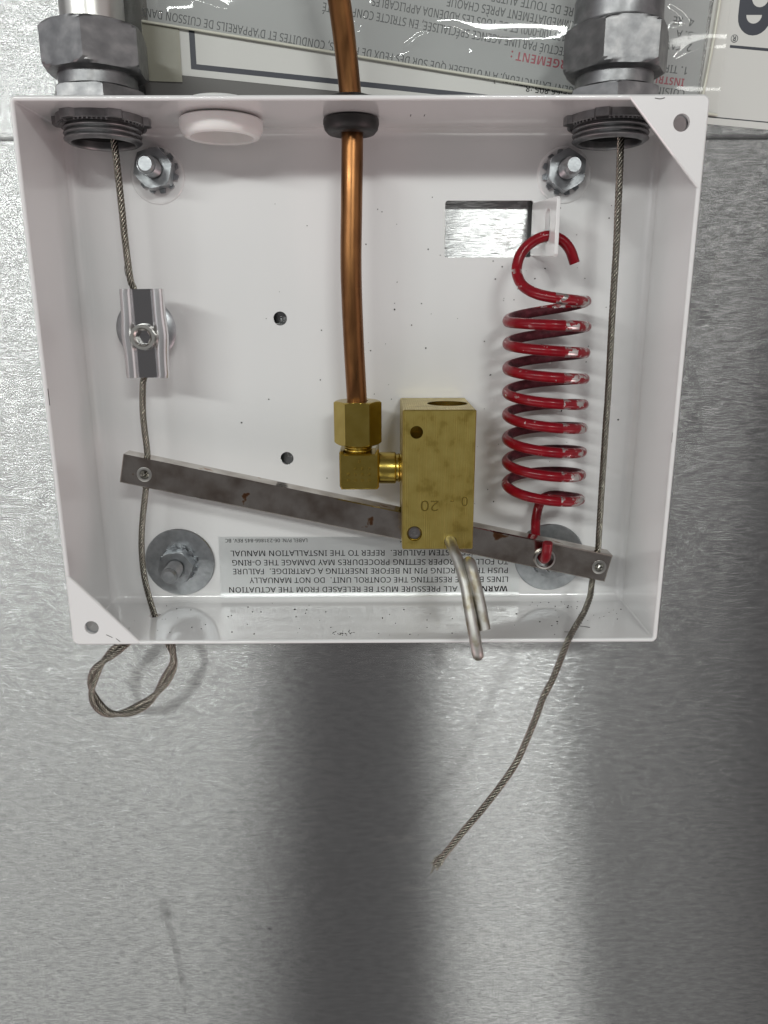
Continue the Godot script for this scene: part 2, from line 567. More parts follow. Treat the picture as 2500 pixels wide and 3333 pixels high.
# soft marks and smears on the wall, in the wall's own second UV (0..1 over 700 x 700 mm)
func wall_marks() -> ImageTexture:
	var n := 1024
	var grain := FastNoiseLite.new(); grain.seed = 17; grain.frequency = 0.30; grain.fractal_octaves = 3; grain.noise_type = FastNoiseLite.TYPE_SIMPLEX_SMOOTH
	var gi := grain.get_image(300, n)
	gi.resize(n, n, Image.INTERPOLATE_CUBIC)
	var gb := gi.get_data()
	var data := PackedByteArray(); data.resize(n * n * 4)
	for k in n * n:
		var v := gb[k] - 128
		var tone := 232 if v > 0 else 70
		data[k * 4] = tone; data[k * 4 + 1] = tone; data[k * 4 + 2] = tone - 4
		data[k * 4 + 3] = clampi(int(absi(v) * 0.34), 0, 60)
	var im := Image.create_from_data(n, n, false, Image.FORMAT_RGBA8, data)
	var strokes := [
		[Vector2(-88, -219), 2.4, Vector2(-88, -226), 3.0, 0.42, 0.30], [Vector2(-88, -226), 1.3, Vector2(-85, -242), 1.8, 0.32, 0.30], [Vector2(-85, -242), 1.8, Vector2(-83, -262), 1.6, 0.32, 0.30],
		[Vector2(-83, -262), 1.6, Vector2(-83.5, -278), 0.7, 0.28, 0.30], [Vector2(-44, -233), 0.8, Vector2(-43.5, -233.4), 0.8, 0.5, 0.2], [Vector2(-140, -235), 0.35, Vector2(-130, -245), 0.35, 0.30, 0.25],
		[Vector2(-93, -271), 0.8, Vector2(-90, -271.4), 0.5, 0.35, 0.3], [Vector2(62, -106), 0.6, Vector2(62.4, -106.3), 0.6, 0.6, 0.2], [Vector2(79, -219), 1.1, Vector2(80, -220), 0.9, 0.30, 0.4],
		[Vector2(2, -188), 0.9, Vector2(11, -188), 2.6, 0.16, 0.95], [Vector2(11, -188), 2.6, Vector2(20, -188), 0.9, 0.16, 0.95], [Vector2(11, -213), 0.8, Vector2(17, -213), 2.0, 0.13, 0.95], [Vector2(17, -213), 2.0, Vector2(24, -213), 0.8, 0.13, 0.95],
		[Vector2(-20, -158), 5.0, Vector2(-14, -164), 6.0, 0.06, 0.9], [Vector2(-24, -150), 3.0, Vector2(-18, -153), 4.0, 0.06, 0.9], [Vector2(115, 40), 4.0, Vector2(113, 24), 6.0, 0.18, 0.3], [Vector2(121, 48), 2.0, Vector2(117, 30), 3.0, 0.12, 0.8],
		[Vector2(113, 8), 5.0, Vector2(117, -20), 4.0, 0.16, 0.3], [Vector2(108, -36), 4.0, Vector2(112, -62), 5.0, 0.14, 0.3], [Vector2(120, -90), 8.0, Vector2(132, -120), 9.0, 0.08, 0.3], [Vector2(-120, -60), 6.0, Vector2(-126, -100), 8.0, 0.07, 0.3],
		[Vector2(-60, -190), 14.0, Vector2(-20, -205), 16.0, 0.06, 0.3], [Vector2(90, -160), 10.0, Vector2(110, -200), 12.0, 0.07, 0.3], [Vector2(40, -240), 12.0, Vector2(80, -250), 14.0, 0.06, 0.85]]
	var soft := FastNoiseLite.new(); soft.seed = 77; soft.frequency = 0.09; soft.fractal_octaves = 3
	for s in strokes:
		var a := Vector2((s[0].x + 350.0) / 700.0, (200.0 - s[0].y) / 700.0) * n
		var b := Vector2((s[2].x + 350.0) / 700.0, (200.0 - s[2].y) / 700.0) * n
		var pad := int(maxf(s[1], s[3]) * 2.2) + 6
		for y in range(int(minf(a.y, b.y)) - pad, int(maxf(a.y, b.y)) + pad):
			for x in range(int(minf(a.x, b.x)) - pad, int(maxf(a.x, b.x)) + pad):
				if x < 0 or y < 0 or x >= n or y >= n: continue
				var p := Vector2(x, y)
				var h := clampf((p - a).dot(b - a) / maxf(0.001, (b - a).length_squared()), 0, 1)
				var d := p.distance_to(a.lerp(b, h))
				var w: float = lerpf(s[1], s[3], h) * n / 700.0
				var v: float = (1.0 - smoothstep(w * 0.45, w * 1.25, d)) * s[4] * clampf(0.75 + 0.9 * soft.get_noise_2d(x, y), 0.1, 1.3)
				var old := im.get_pixel(x, y).a
				if v > old * 0.8 and v > 0.03: im.set_pixel(x, y, Color(s[5], s[5] * 0.98, s[5] * 0.95, v))
	return ImageTexture.create_from_image(im)

# ---------------------------------------------------------------- build
func lamp_or_fill(at: Vector3, aim: Vector3, size: Vector2, energy: float, colour: Color) -> void:
	var l := AreaLight3D.new()
	l.name = numbered("lamp_or_fill_light")
	l.area_size = size
	l.light_energy = energy
	l.light_color = colour
	l.area_range = 12.0
	l.shadow_enabled = true
	add_child(l)
	l.look_at_from_position(at, aim, Vector3.UP if absf((aim - at).normalized().y) < 0.95 else Vector3(0, 0, 1))

func _ready() -> void:
	# camera
	var cam := Camera3D.new()
	cam.name = "camera"
	add_child(cam)
	cam.position = Vector3(5.0766, 25.2448, 269.69) * U
	cam.rotation = Vector3(-0.263324, -0.004905, -0.002837)
	cam.fov = 67.99
	cam.near = 0.01
	cam.far = 20.0
	# surroundings: a dim indoor grey
	var env := Environment.new()
	env.background_mode = Environment.BG_COLOR
	env.background_color = lin(0.14, 0.135, 0.136)
	env.tonemap_mode = Environment.TONE_MAPPER_LINEAR
	env.tonemap_exposure = 0.95
	env.sdfgi_enabled = true
	env.ssao_enabled = true
	env.ssil_enabled = true
	var we := WorldEnvironment.new()
	we.name = "world_environment"
	we.environment = env
	add_child(we)
	# ceiling tubes: one long fitting to the left, a shorter one to the right, both a little above the box
	lamp_or_fill(Vector3(-0.69, 0.56, 1.2), Vector3(-0.05, -0.05, 0), Vector2(0.94, 0.07), 0.90, Color(0.985, 1.0, 0.985))
	lamp_or_fill(Vector3(0.29, 0.56, 1.2), Vector3(0, -0.05, 0), Vector2(0.275, 0.07), 0.44, Color(0.985, 1.0, 0.985))
	# added fills from below, no such row known, to even out the steel
	lamp_or_fill(Vector3(-0.69, -1.1, 1.2), Vector3(-0.05, -0.05, 0), Vector2(0.94, 0.8), 0.29, Color(1.0, 1.0, 0.98))
	lamp_or_fill(Vector3(0.29, -1.1, 1.2), Vector3(0, -0.05, 0), Vector2(0.275, 0.8), 0.11, Color(1.0, 1.0, 0.98))
	# added dim fills further right, to lift the dark side of the steel
	lamp_or_fill(Vector3(0.62, 0.56, 1.2), Vector3(0, -0.05, 0), Vector2(0.34, 0.07), 0.075, Color(1.0, 1.0, 0.98))
	lamp_or_fill(Vector3(0.62, -1.1, 1.2), Vector3(0, -0.05, 0), Vector2(0.34, 0.8), 0.028, Color(1.0, 1.0, 0.98))
	# added fill panels for the broad soft light of the bright room
	lamp_or_fill(Vector3(-2.2, 0.6, 1.2), Vector3(0, 0, 0), Vector2(1.8, 1.8), 0.70, Color(0.98, 0.985, 1.0))
	lamp_or_fill(Vector3(2.2, 0.4, 1.2), Vector3(0, 0, 0), Vector2(1.7, 1.7), 0.60, Color(1.0, 0.96, 0.955))
	lamp_or_fill(Vector3(-1.8, -1.4, 0.85), Vector3(0, 0, 0), Vector2(1.0, 0.8), 0.95, Color(1.0, 0.88, 0.885))
	lamp_or_fill(Vector3(1.8, -1.4, 0.85), Vector3(0, 0, 0), Vector2(1.0, 0.8), 1.05, Color(1.0, 0.87, 0.875))
	materials()
	setting()
	papers()
	enclosure()
	bolts()
	connectors()
	left_rope()
	right_rope()
	clip()
	lever()
	valve()
	spring()
	sticker()

func flat_sheet(x0: float, y0: float, x1: float, y1: float, z: float) -> MB:
	var m := MB.new()
	var f := func(x: float, y: float) -> Vector2: return Vector2((x + 350.0) / 700.0, (200.0 - y) / 700.0)
	m.q(Vector3(x0, y0, z), Vector3(x1, y0, z), Vector3(x1, y1, z), Vector3(x0, y1, z), f.call(x0, y0), f.call(x1, y0), f.call(x1, y1), f.call(x0, y1))
	return m

func setting() -> void:
	origin = Vector3.ZERO
	var w := part("steel_wall", flat_sheet(-350, -500, 350, 200, 0), M.steel, self)
	w.set_meta("kind", "structure")
	w.set_meta("label", "brushed stainless steel wall with horizontal grain below the white box")
	# upper panel laps over the lower one with a rolled lower edge
	var m := flat_sheet(-350, 79.5, 350, 200, 1.4)
	var k := m.tri.size()
	var prev := Vector2(79.5, 1.4)
	for i in range(1, 7):
		var a := PI * 0.5 * i / 6.0
		var nx := Vector2(79.5 - 1.8 * sin(a), 1.4 - 1.3 * (1.0 - cos(a)))
		m.q(Vector3(-350, nx.x, nx.y), Vector3(350, nx.x, nx.y), Vector3(350, prev.x, prev.y), Vector3(-350, prev.x, prev.y), Vector2(0, 0.17), Vector2(1, 0.17), Vector2(1, 0.172), Vector2(0, 0.172))
		prev = nx
	var p := part("steel_wall_panel", m, M.steel, self)
	p.set_meta("kind", "structure")
	p.set_meta("label", "upper brushed steel panel lapping over the lower wall behind the papers")

func sheet(outline: Array, z: float, thick: float) -> MB:
	var m := MB.new()
	m.plate(PackedVector2Array(outline), [], z, z + thick)
	return m

func papers() -> void:
	# white sheet with a printed black frame, lowest
	var o := thing("bordered_sheet", Vector3(-20, 96, 1.45), "white sheet with thick black printed frame, half under the grey instruction sheet", "paper")
	part("paper", sheet([Vector2(-58.4, 96.4), Vector2(80, 83.4), Vector2(80, 150), Vector2(-58.4, 150)], 1.45, 0.12), M.white_paper, o)
	var b := MB.new()
	b.add(sheet([Vector2(-54.1, 98.0), Vector2(60, 87.2), Vector2(60, 88.7), Vector2(-52.3, 99.4), Vector2(-52.3, 150), Vector2(-54.1, 150)], 1.575, 0.012))
	part("printed_frame", b, M.navy_ink, o)
	text("small_print", "66 805 :8", M.ink, o, Vector3(63.0, 92.2, 1.58), 174, 1.9, 11)
	# dark strip painted in for the shade between the papers and the box top
	var strip := thing("painted_shade_strip", Vector3(0, 88, 1.41), "dark grey strip painted as shade below the papers, just above the box", "strip")
	part("strip", sheet([Vector2(-69.0, 83.5), Vector2(106, 81.8), Vector2(106, 92), Vector2(-69.0, 97.2)], 1.405, 0.03), M.painted_shade, strip)
	# grey instruction sheet
	var g := thing("instruction_sheet", Vector3(20, 100, 1.7), "grey printed instruction sheet with upside down French text behind the copper tube", "paper")
	part("paper", sheet([Vector2(-66.5, 111.4), Vector2(106.4, 85.6), Vector2(109.5, 150), Vector2(-66.5, 150)], 1.72, 0.12), M.grey_paper, g)
	var z := 1.85
	var ang := 170.6
	text("text_line", "AGENT EXTINCTEUR). À N'UTILISER QUE SUR DES FEUX DE HOTTES, CONDUITES ET D'APPAREILS DE CUISSON DANS", M.grey_ink, g, Vector3(69.0, 92.4, z), ang, 2.4, 139)
	var r := text("text_line", "RECHARGEMENT :", M.red_ink, g, Vector3(75.5, 98.3, z), ang, 2.5, 29, true)
	r.set_meta("label", "red heading line")
	text("text_line", "EFFECTUÉ PAR UNE AGENCE SPÉCIALISÉE, EN STRICTE CONFORMITÉ", M.grey_ink, g, Vector3(67.0, 103.3, z), ang, 2.4, 80)
	text("text_line", "0-8127100-000) ET DE TOUS LES ADDENDA APPLICABLES", M.grey_ink, g, Vector3(67.5, 107.2, z), ang, 2.4, 65)
	text("text_line", "E IMMÉDIATEMENT APRÈS CHAQUE", M.grey_ink, g, Vector3(68.0, 110.8, z), ang, 2.4, 42)
	text("text_line", "ORE DE TOUTE AUTRE", M.grey_ink, g, Vector3(68.0, 114.4, z), ang, 2.4, 28)
	text("text_line", "CUISINE", M.grey_ink, g, Vector3(102.6, 91.8, z), 174, 2.2, 11)
	r = text("text_line", "INSTRUCTIONS", M.red_ink, g, Vector3(102.2, 95.0, z), 174, 2.2, 21, true)
	r.set_meta("label", "red heading line")
	text("text_line", "1. TIRER", M.grey_ink, g, Vector3(103.0, 98.3, z), 174, 2.2)
	text("text_line", "2. FAIRE", M.grey_ink, g, Vector3(103.5, 104.8, z), 174, 2.2)
	text("text_line", "3. A", M.grey_ink, g, Vector3(103.5, 108.2, z), 174, 2.2)
	text("text_line", "4. RE", M.grey_ink, g, Vector3(103.6, 111.8, z), 174, 2.2)
	# white card with big dark letters at the right edge
	var c := thing("white_card", Vector3(125, 100, 1.5), "white card with big dark letters and a rule, right of the right conduit", "card")
	part("paper", sheet([Vector2(106.9, 82.3), Vector2(150, 78.6), Vector2(150, 150), Vector2(111.4, 150)], 1.46, 0.14), M.white_paper, c)
	part("border_strip", sheet([Vector2(107.5, 84.2), Vector2(150, 80.6), Vector2(150, 80.95), Vector2(107.5, 84.55)], 1.61, 0.012), M.grey_ink, c)
	part("printed_rule", sheet([Vector2(115.6, 103.8), Vector2(150, 101.0), Vector2(150, 101.9), Vector2(115.6, 104.6)], 1.61, 0.012), M.navy_ink, c)
	var let := MB.new()
	var lo := PackedVector2Array([Vector2(127.6, 150), Vector2(117.2, 150), Vector2(117.2, 112.5)])
	for k in 13:
		var la := PI + PI * k / 12.0
		lo.append(Vector2(122.4, 112.5) + Vector2(cos(la) * 5.2, sin(la) * 5.3))
	lo.append(Vector2(127.6, 112.5))
	var l1 := PackedVector2Array()
	for k in 11:
		var la := PI + PI * k / 10.0
		l1.append(Vector2(122.2, 112.9) + Vector2(cos(la) * 2.45, sin(la) * 2.4))
	var l2 := circle(Vector2(123.6, 117.6), 2.6, 20)
	let.plate(lo, [l1, l2], 1.61, 1.622)
	part("printed_letters", let, M.navy_ink, c)
	text("printed_mark", "®", M.grey_ink, c, Vector3(118.0, 107.4, 1.61), 176, 2.2)
	# clear plastic sleeve over the papers, wavy, with a welded edge
	var s := thing("plastic_sleeve", Vector3(20, 105, 2.2), "clear wrinkled plastic sleeve over the papers behind the conduits", "plastic sleeve")
	var f := MB.new()
	var nx := 300; var ny := 84
	var wav := FastNoiseLite.new(); wav.seed = 7; wav.frequency = 0.014; wav.fractal_octaves = 2
	# sharp folds in the plastic
	var folds := [
		[Vector2(-1.8, 110.8), Vector2(10.5, 111.2), Vector2(22.0, 108.8), Vector2(28.9, 109.0), Vector2(36.4, 105.9)], [Vector2(3.7, 116.4), Vector2(-0.5, 108.0)],
		[Vector2(28.9, 109.0), Vector2(17.9, 106.7), Vector2(10.1, 101.2), Vector2(33.7, 101.8)], [Vector2(95.0, 113.7), Vector2(98.2, 111.7), Vector2(100.2, 109.5), Vector2(96.4, 108.5)],
		[Vector2(97.8, 99.5), Vector2(102.8, 102.3), Vector2(108.5, 103.2)], [Vector2(-50.6, 116.5), Vector2(-42.8, 114.0)], [Vector2(-65.1, 113.0), Vector2(-61.6, 113.2), Vector2(-60.0, 111.7)]]
	var pt := func(i: int, j: int) -> Vector3:
		var u := float(i) / nx; var v := float(j) / ny
		var x := lerpf(-68.2, 113.5, u)
		var y0 := lerpf(111.3, 84.6, u)
		var y := lerpf(y0, 150.0, v)
		var ridge := 0.0
		for fold in folds:
			for k in fold.size() - 1:
				var d := Geometry2D.get_closest_point_to_segment(Vector2(x, y), fold[k], fold[k + 1]).distance_to(Vector2(x, y))
				if d < 2.5: ridge = maxf(ridge, 0.42 * exp(-d * d * 1.4))
		return Vector3(x, y, 2.3 + 0.075 * (y - y0) + ridge + (0.55 * wav.get_noise_2d(x * 1.4, y * 1.7) + 0.5 * (1.0 - absf(wav.get_noise_2d(x * 0.6 + 300.0, y * 2.4)) * 3.0)) * smoothstep(0.0, 0.12, v))
	for i in nx:
		for j in ny:
			f.q(pt.call(i, j), pt.call(i + 1, j), pt.call(i + 1, j + 1), pt.call(i, j + 1))
	part("film", f, M.film, s, 80)
	var e := MB.new()
	e.tube(smooth([Vector3(-68.2, 111.1, 2.5), Vector3(-20, 104.0, 2.55), Vector3(60, 92.2, 2.5), Vector3(113.5, 84.4, 2.4)], 4.0), 0.42, 8)
	part("welded_edge", e, M.film_edge, s, 80)
	e = MB.new()
	e.tube(smooth([Vector3(107.5, 84.4, 2.4), Vector3(110.2, 110, 2.5), Vector3(112.5, 150, 2.5)], 4.0), 0.5, 8)
	part("welded_edge", e, M.film_edge, s, 80)
	part("lower_flap", sheet([Vector2(-68.6, 94.6), Vector2(-57.0, 94.2), Vector2(-57.0, 110.0), Vector2(-68.6, 111.6)], 1.9, 0.05), M.cloudy_film, s)

func enclosure() -> void:
	var hx := 95.8; var hy := 81.3; var zr := 40.39; var zp := 5.0
	var o := thing("control_box", Vector3(0, -hy, zp), "shallow white painted steel box, open at the front, holding the release mechanism", "box")
	# back plate with the square cut-out and two round holes
	var b := MB.new()
	b.plate(rrect(Vector2(-hx + 4.4, -hy + 4.4), Vector2(hx - 4.4, hy - 4.4), 0.3, 3), [rrect(Vector2(26.6, 41.1), Vector2(55.4, 58.7), 0.9, 4), circle(Vector2(-28.5, 21.7), 2.3), circle(Vector2(-27.9, -26.3), 2.3)], zp - 1.2, zp)
	part("back_plate", b, M.paint, o)
	# walls: levels of (inset, z) swept round the box, split at the corners' middles
	var lev := []
	for i in 7:
		var a := PI / 2 * i / 6.0
		lev.append(Vector2(4.4 - 3.0 * sin(a), zp + 3.0 * (1.0 - cos(a))))
	lev.append(Vector2(1.4, zr - 0.7))
	for i in range(1, 8):
		var a := PI * i / 8.0
		lev.append(Vector2(0.7 + 0.7 * cos(a), zr - 0.7 + 0.7 * sin(a)))
	lev.append(Vector2(0, zr - 0.7))
	lev.append(Vector2(0, zp + 3.0))
	for i in range(1, 7):
		var a := PI / 2 * i / 6.0
		lev.append(Vector2(4.4 * (1.0 - cos(a)), zp + 3.0 - 4.2 * sin(a)))
	var nc := 8
	var names := ["right_wall", "top_wall", "left_wall", "bottom_wall"]
	for side in 4:
		var m := MB.new()
		# columns: half of the corner before, then half of the corner after
		var cols := []
		for l in lev:
			var r := maxf(2.0 - l.x, 0.3)
			var ex: float = hx - l.x - r; var ey: float = hy - l.x - r
			var cs := [Vector2(ex, -ey), Vector2(ex, ey), Vector2(-ex, ey), Vector2(-ex, -ey)]
			var ring := PackedVector3Array()
			var a0 := -PI / 4 + side * PI / 2
			for i in nc + 1:
				var a := a0 + PI / 4 * i / nc
				var p: Vector2 = cs[side] + Vector2(cos(a), sin(a)) * r
				ring.append(Vector3(p.x, p.y, l.y))
			for i in nc + 1:
				var a := a0 + PI / 4 + PI / 4 * i / nc
				var p: Vector2 = cs[(side + 1) % 4] + Vector2(cos(a), sin(a)) * r
				ring.append(Vector3(p.x, p.y, l.y))
			cols.append(ring)
		for k in cols.size() - 1:
			var up: PackedVector3Array = cols[k]; var dn: PackedVector3Array = cols[k + 1]
			var is_flat: bool = absf(lev[k].x - lev[k + 1].x) < 0.001 and absf(lev[k].y - lev[k + 1].y) > 10.0
			for i in up.size() - 1:
				if i == nc and is_flat and side % 2 == 1: continue
				m.q(up[i + 1], up[i], dn[i], dn[i + 1])
		if side % 2 == 1:
			var pl := MB.new()
			var holes := []
			if side == 1:
				holes = [circle(Vector2(-78.0, 20), 11.0), circle(Vector2(-42, 20), 9.6), circle(Vector2(-3.3, 20), 5.6), circle(Vector2(74.6, 20), 11.0)]
			else:
				holes = [circle(Vector2(-75.0, 19), 2.0, 16)]
			# in plate space: X = x, Y = z, thickness along the wall's normal
			var zlo := zp + 3.0; var zhi := zr - 0.7
			pl.plate(PackedVector2Array([Vector2(-hx + 2.0, zlo), Vector2(hx - 2.0, zlo), Vector2(hx - 2.0, zhi), Vector2(-hx + 2.0, zhi)]), holes, 0, 1.4)
			if side == 1: pl.xf(Transform3D(Basis(Vector3(1, 0, 0), Vector3(0, 0, 1), Vector3(0, -1, 0)), Vector3(0, hy, 0)))
			else: pl.xf(Transform3D(Basis(Vector3(1, 0, 0), Vector3(0, 0, 1), Vector3(0, -1, 0)), Vector3(0, -hy + 1.4, 0)))
			m.add(pl)
		part(names[side], m, M.paint, o, 50)
	# corner gussets on the rim with tapped holes
	for k in 2:
		var gm := MB.new()
		var ou := PackedVector2Array()
		var hole := Vector2(88.4, 74.1) if k == 0 else Vector2(89.0, 75.1)
		ou.append(Vector2(73.0, 81.05)); ou.append(Vector2(74.6, 79.4)); ou.append(Vector2(94.2, 57.8)); ou.append(Vector2(95.55, 56.4))
		for i in 7:
			var a := PI / 2 * i / 6.0
			ou.append(Vector2(93.75, 79.25) + Vector2(cos(a), sin(a)) * 1.8)
		gm.plate(ou, [circle(hole, 2.3)], zr - 1.2, zr + 0.12, 0.3)
		var c := MB.new()
		c.lathe([Vector2(2.3, 0), Vector2(2.6, 0.0), Vector2(3.4, 0), Vector2(3.4, 1.0), Vector2(2.3, 1.0), Vector2(2.3, 0)], 28)
		c.xf(out_of_wall(Vector3(hole.x, hole.y, zr - 2.3)))
		if k == 1:
			var tr := Transform3D(Basis(Vector3(0, 0, 1), PI), Vector3(0, 0, 0))
			gm.xf(tr); c.xf(tr)
		var gp := part("corner_gusset", gm, M.paint, o)
		part("tapped_collar", c, M.zinc, gp)
	# raised dimples under the upper bolts
	for x in [-66.2, 64.8]:
		var d := MB.new()
		d.lathe([Vector2(8.9, -0.3), Vector2(8.7, 0.12), Vector2(8.3, 0.42), Vector2(7.7, 0.55), Vector2(3.0, 0.55)], 48)
		d.xf(out_of_wall(Vector3(x, 66.3, zp)))
		part("raised_dimple", d, M.paint, o, 60)
	# bent tab with a slot, right edge of the cut-out
	var tb := MB.new()
	var tl := 23.2
	var slot := rrect(Vector2(13.4, 44.6), Vector2(18.0, 54.6), 2.2, 5)
	tb.plate(PackedVector2Array([Vector2(0, 41.6), Vector2(tl - 0.7, 40.0), Vector2(tl, 40.8), Vector2(tl, 56.4), Vector2(tl - 0.7, 57.2), Vector2(0, 58.0)]), [slot], 0, 1.2, 0.15)
	var dir := Vector3(0.13, 0, 1).normalized()
	var nrm := Vector3(dir.z, 0, -dir.x)
	tb.xf(Transform3D(Basis(dir, Vector3(0, 1, 0), nrm), Vector3(55.2, 0, 4.0)))
	part("spring_tab", tb, M.paint, o)
	# white snap bushing and black grommet in the top wall
	var w := thing("snap_bushing", Vector3(-42, 75.6, 20), "round white plastic hole bushing, empty, left of the copper tube", "bushing")
	var wm := MB.new()
	wm.lathe([Vector2(9.0, 75.0), Vector2(9.4, 74.4), Vector2(10.2, 74.3), Vector2(11.2, 74.7), Vector2(12.3, 76.6), Vector2(12.3, 79.1), Vector2(11.8, 79.45), Vector2(9.55, 79.45), Vector2(9.55, 81.0), Vector2(11.6, 81.0), Vector2(11.7, 82.8), Vector2(11.0, 83.8), Vector2(9.6, 84.4), Vector2(9.0, 84.0), Vector2(9.0, 75.0)], 56)
	wm.xf(Transform3D(Basis(), Vector3(-42, 0, 20)))
	part("bushing_ring", wm, M.white_plastic, w, 40)
	wm = MB.new()
	wm.lathe([Vector2(9.2, 83.2), Vector2(9.2, 84.0)], 48)
	wm.xf(Transform3D(Basis(), Vector3(-42, 0, 20)))
	part("added_end_cap", wm, M.white_plastic, w)  # disc added across the bushing so that its inside lies in shade
	var g := thing("rubber_grommet", Vector3(-3.2, 75.5, 20), "black rubber grommet where the copper tube passes the top wall", "grommet")
	var gm2 := MB.new()
	gm2.lathe([Vector2(3.4, 75.8), Vector2(5.4, 75.1), Vector2(7.0, 75.5), Vector2(8.0, 76.6), Vector2(8.4, 78.2), Vector2(8.3, 79.45), Vector2(5.5, 79.45), Vector2(5.5, 81.0), Vector2(7.9, 81.0), Vector2(8.0, 83.4), Vector2(7.2, 85.0), Vector2(5.6, 85.6), Vector2(3.4, 85.0)], 48)
	gm2.xf(Transform3D(Basis(), Vector3(-3.2, 0, 20)))
	part("grommet_ring", gm2, M.rubber, g, 60)
	# grit and dust on the box floor and back plate
	var rng := RandomNumberGenerator.new(); rng.seed = 5
	var gr := MB.new()
	origin = Vector3.ZERO
	for i in 190:
		var p := Vector3(rng.randf_range(-60, 92), rng.randf_range(-50, 60), zp)
		var nz := Vector3(0, 0, 1)
		if i > 95:
			p = Vector3(rng.randf_range(-88, 90), -hy + 1.4, rng.randf_range(8, 38)); nz = Vector3(0, 1, 0)
			if i > 160: p.x = 92.0 - absf(rng.randfn(0, 16)); p.z = 8.0 + absf(rng.randfn(0, 9))
		elif p.x < 0 and rng.randf() < 0.7: p.x = rng.randf_range(20, 85)
		if p.x > 26 and p.x < 56.5 and p.y > 40 and p.y < 60: continue
		var r := rng.randf_range(0.09, 0.24) * (1.5 if rng.randf() < 0.1 else 1.0)
		var bx := Basis(nz.cross(Vector3(0.3, 0.2, 0.9)).normalized(), nz, Vector3.ZERO)
		bx.z = bx.x.cross(bx.y)
		var k := gr.tri.size()
		gr.box(Vector3.ZERO, Vector3(r * 2, r * 1.1, r * rng.randf_range(1.0, 2.4)), r * 0.35, Basis(Vector3(0, 1, 0), rng.randf() * TAU))
		gr.xf(Transform3D(bx, p + nz * r * 0.4), k)
	for e in [[Vector3(-78.6, 40.5, 5), Vector3(-79.4, 38.2, 5), Vector3(-79.2, 35.6, 5)], [Vector3(-78.3, 34.6, 5), Vector3(-78.6, 33.2, 5)], [Vector3(80.5, 80.2, 40.5), Vector3(82.0, 80.0, 40.52), Vector3(83.2, 80.3, 40.52)], [Vector3(-84.5, -77.6, 40.5), Vector3(-82.6, -78.6, 40.52)], [Vector3(-81.4, -79.0, 40.5), Vector3(-80.2, -80.1, 40.52)], [Vector3(71, -79.87, 30), Vector3(74.0, -79.87, 30.6), Vector3(76, -79.87, 31.5)], [Vector3(66.5, -79.87, 35), Vector3(69.0, -79.87, 35.2)], [Vector3(14.5, 79.87, 22), Vector3(14.5, 79.87, 24)], [Vector3(18.5, 79.87, 22), Vector3(18.6, 79.87, 24)], [Vector3(-94.4, 2, 39.9), Vector3(-94.4, -3, 39.9)], [Vector3(94.5, -12, 39.9), Vector3(94.5, -15, 39.9)]]:
		gr.tube(smooth(e, 0.4), 0.11, 6)
	for i in 26:
		var p := Vector3(-7.5 + rng.randfn(0, 1.6), -hy + 1.44, 35.5 + rng.randfn(0, 0.9))
		gr.box(p, Vector3(rng.randf_range(0.2, 0.6), 0.12, rng.randf_range(0.2, 0.5)), 0.04, Basis(Vector3(0, 1, 0), rng.randf() * TAU))
	var gn := part("grit", gr, M.grit, self)
	gn.set_meta("kind", "stuff")
	tag(gn, "dark grit and specks scattered on the white box floor and back", "grit")

func bolt_thing(at: Vector2, big: bool, tip: float, label: String, rot: float) -> Node3D:
	var o := thing("mounting_bolt", Vector3(at.x, at.y, 5), label, "bolt", "bolts that fix the box to the wall")
	var c := origin
	var zz := 0.55
	if big:
		var w := MB.new()
		w.lathe([Vector2(3.2, 0.9), Vector2(9.0, 0.85), Vector2(12.2, 0.75), Vector2(12.7, 0.45), Vector2(12.65, 0.02)].map(func(p): return p), 64)
		var w2 := MB.new()
		w2.lathe([Vector2(12.65, 0.05), Vector2(12.75, 0.5), Vector2(12.4, 0.95), Vector2(9.0, 1.2), Vector2(3.2, 1.3)], 64)
		w2.xf(out_of_wall(c))
		part("flat_washer", w2, M.zinc, o, 30)
		zz = 1.3
	# toothed lock washer
	var lw := MB.new()
	var ou := PackedVector2Array()
	var teeth := 12
	for i in teeth:
		for e in [[0.0, 5.4], [0.22, 6.9], [0.62, 7.0], [0.8, 5.4]]:
			var a: float = TAU * (i + e[0]) / teeth
			ou.append(Vector2(cos(a), sin(a)) * e[1])
	lw.plate(ou, [], 0, 0.8)
	for i in lw.tri.size():
		var p := lw.tri[i]
		if Vector2(p.x, p.y).length() > 6: lw.tri[i].z += 0.5
	lw.xf(Transform3D(Basis(), c + Vector3(0, 0, zz)))
	part("lock_washer", lw, M.zinc, o)
	var nt := MB.new()
	hexnut(nt, 5.6, 0, 5.2, 0.6, 3.5, rot, 0.9)
	nt.xf(out_of_wall(c + Vector3(0, 0, zz + 0.9)))
	part("nut", nt, M.zinc, o)
	var st := MB.new()
	var pr := threads(2.95, zz + 1.0, tip - 1.4, 1.1, 0.42)
	pr.append(Vector2(2.7, tip - 1.1)); pr.append(Vector2(2.05, tip))
	st.lathe(pr, 32)
	st.xf(out_of_wall(c))
	part("threaded_stud", st, M.zinc, o, 32)
	return o

func bolts() -> void:
	bolt_thing(Vector2(-65.9, 67.6), false, 14.6, "zinc bolt and nut with toothed washer, upper left beside the left conduit", 0.25)
	bolt_thing(Vector2(64.3, 66.9), false, 15.6, "zinc bolt and nut above the slotted tab, upper right", 0.5)
	bolt_thing(Vector2(-68.4, -64.7), true, 16.5, "zinc bolt with large round washer beside the left end of the silver label", 0.1)
	bolt_thing(Vector2(66.9, -63.4), true, 11.5, "zinc bolt with large round washer, mostly hidden behind the lever bar", 0.3)

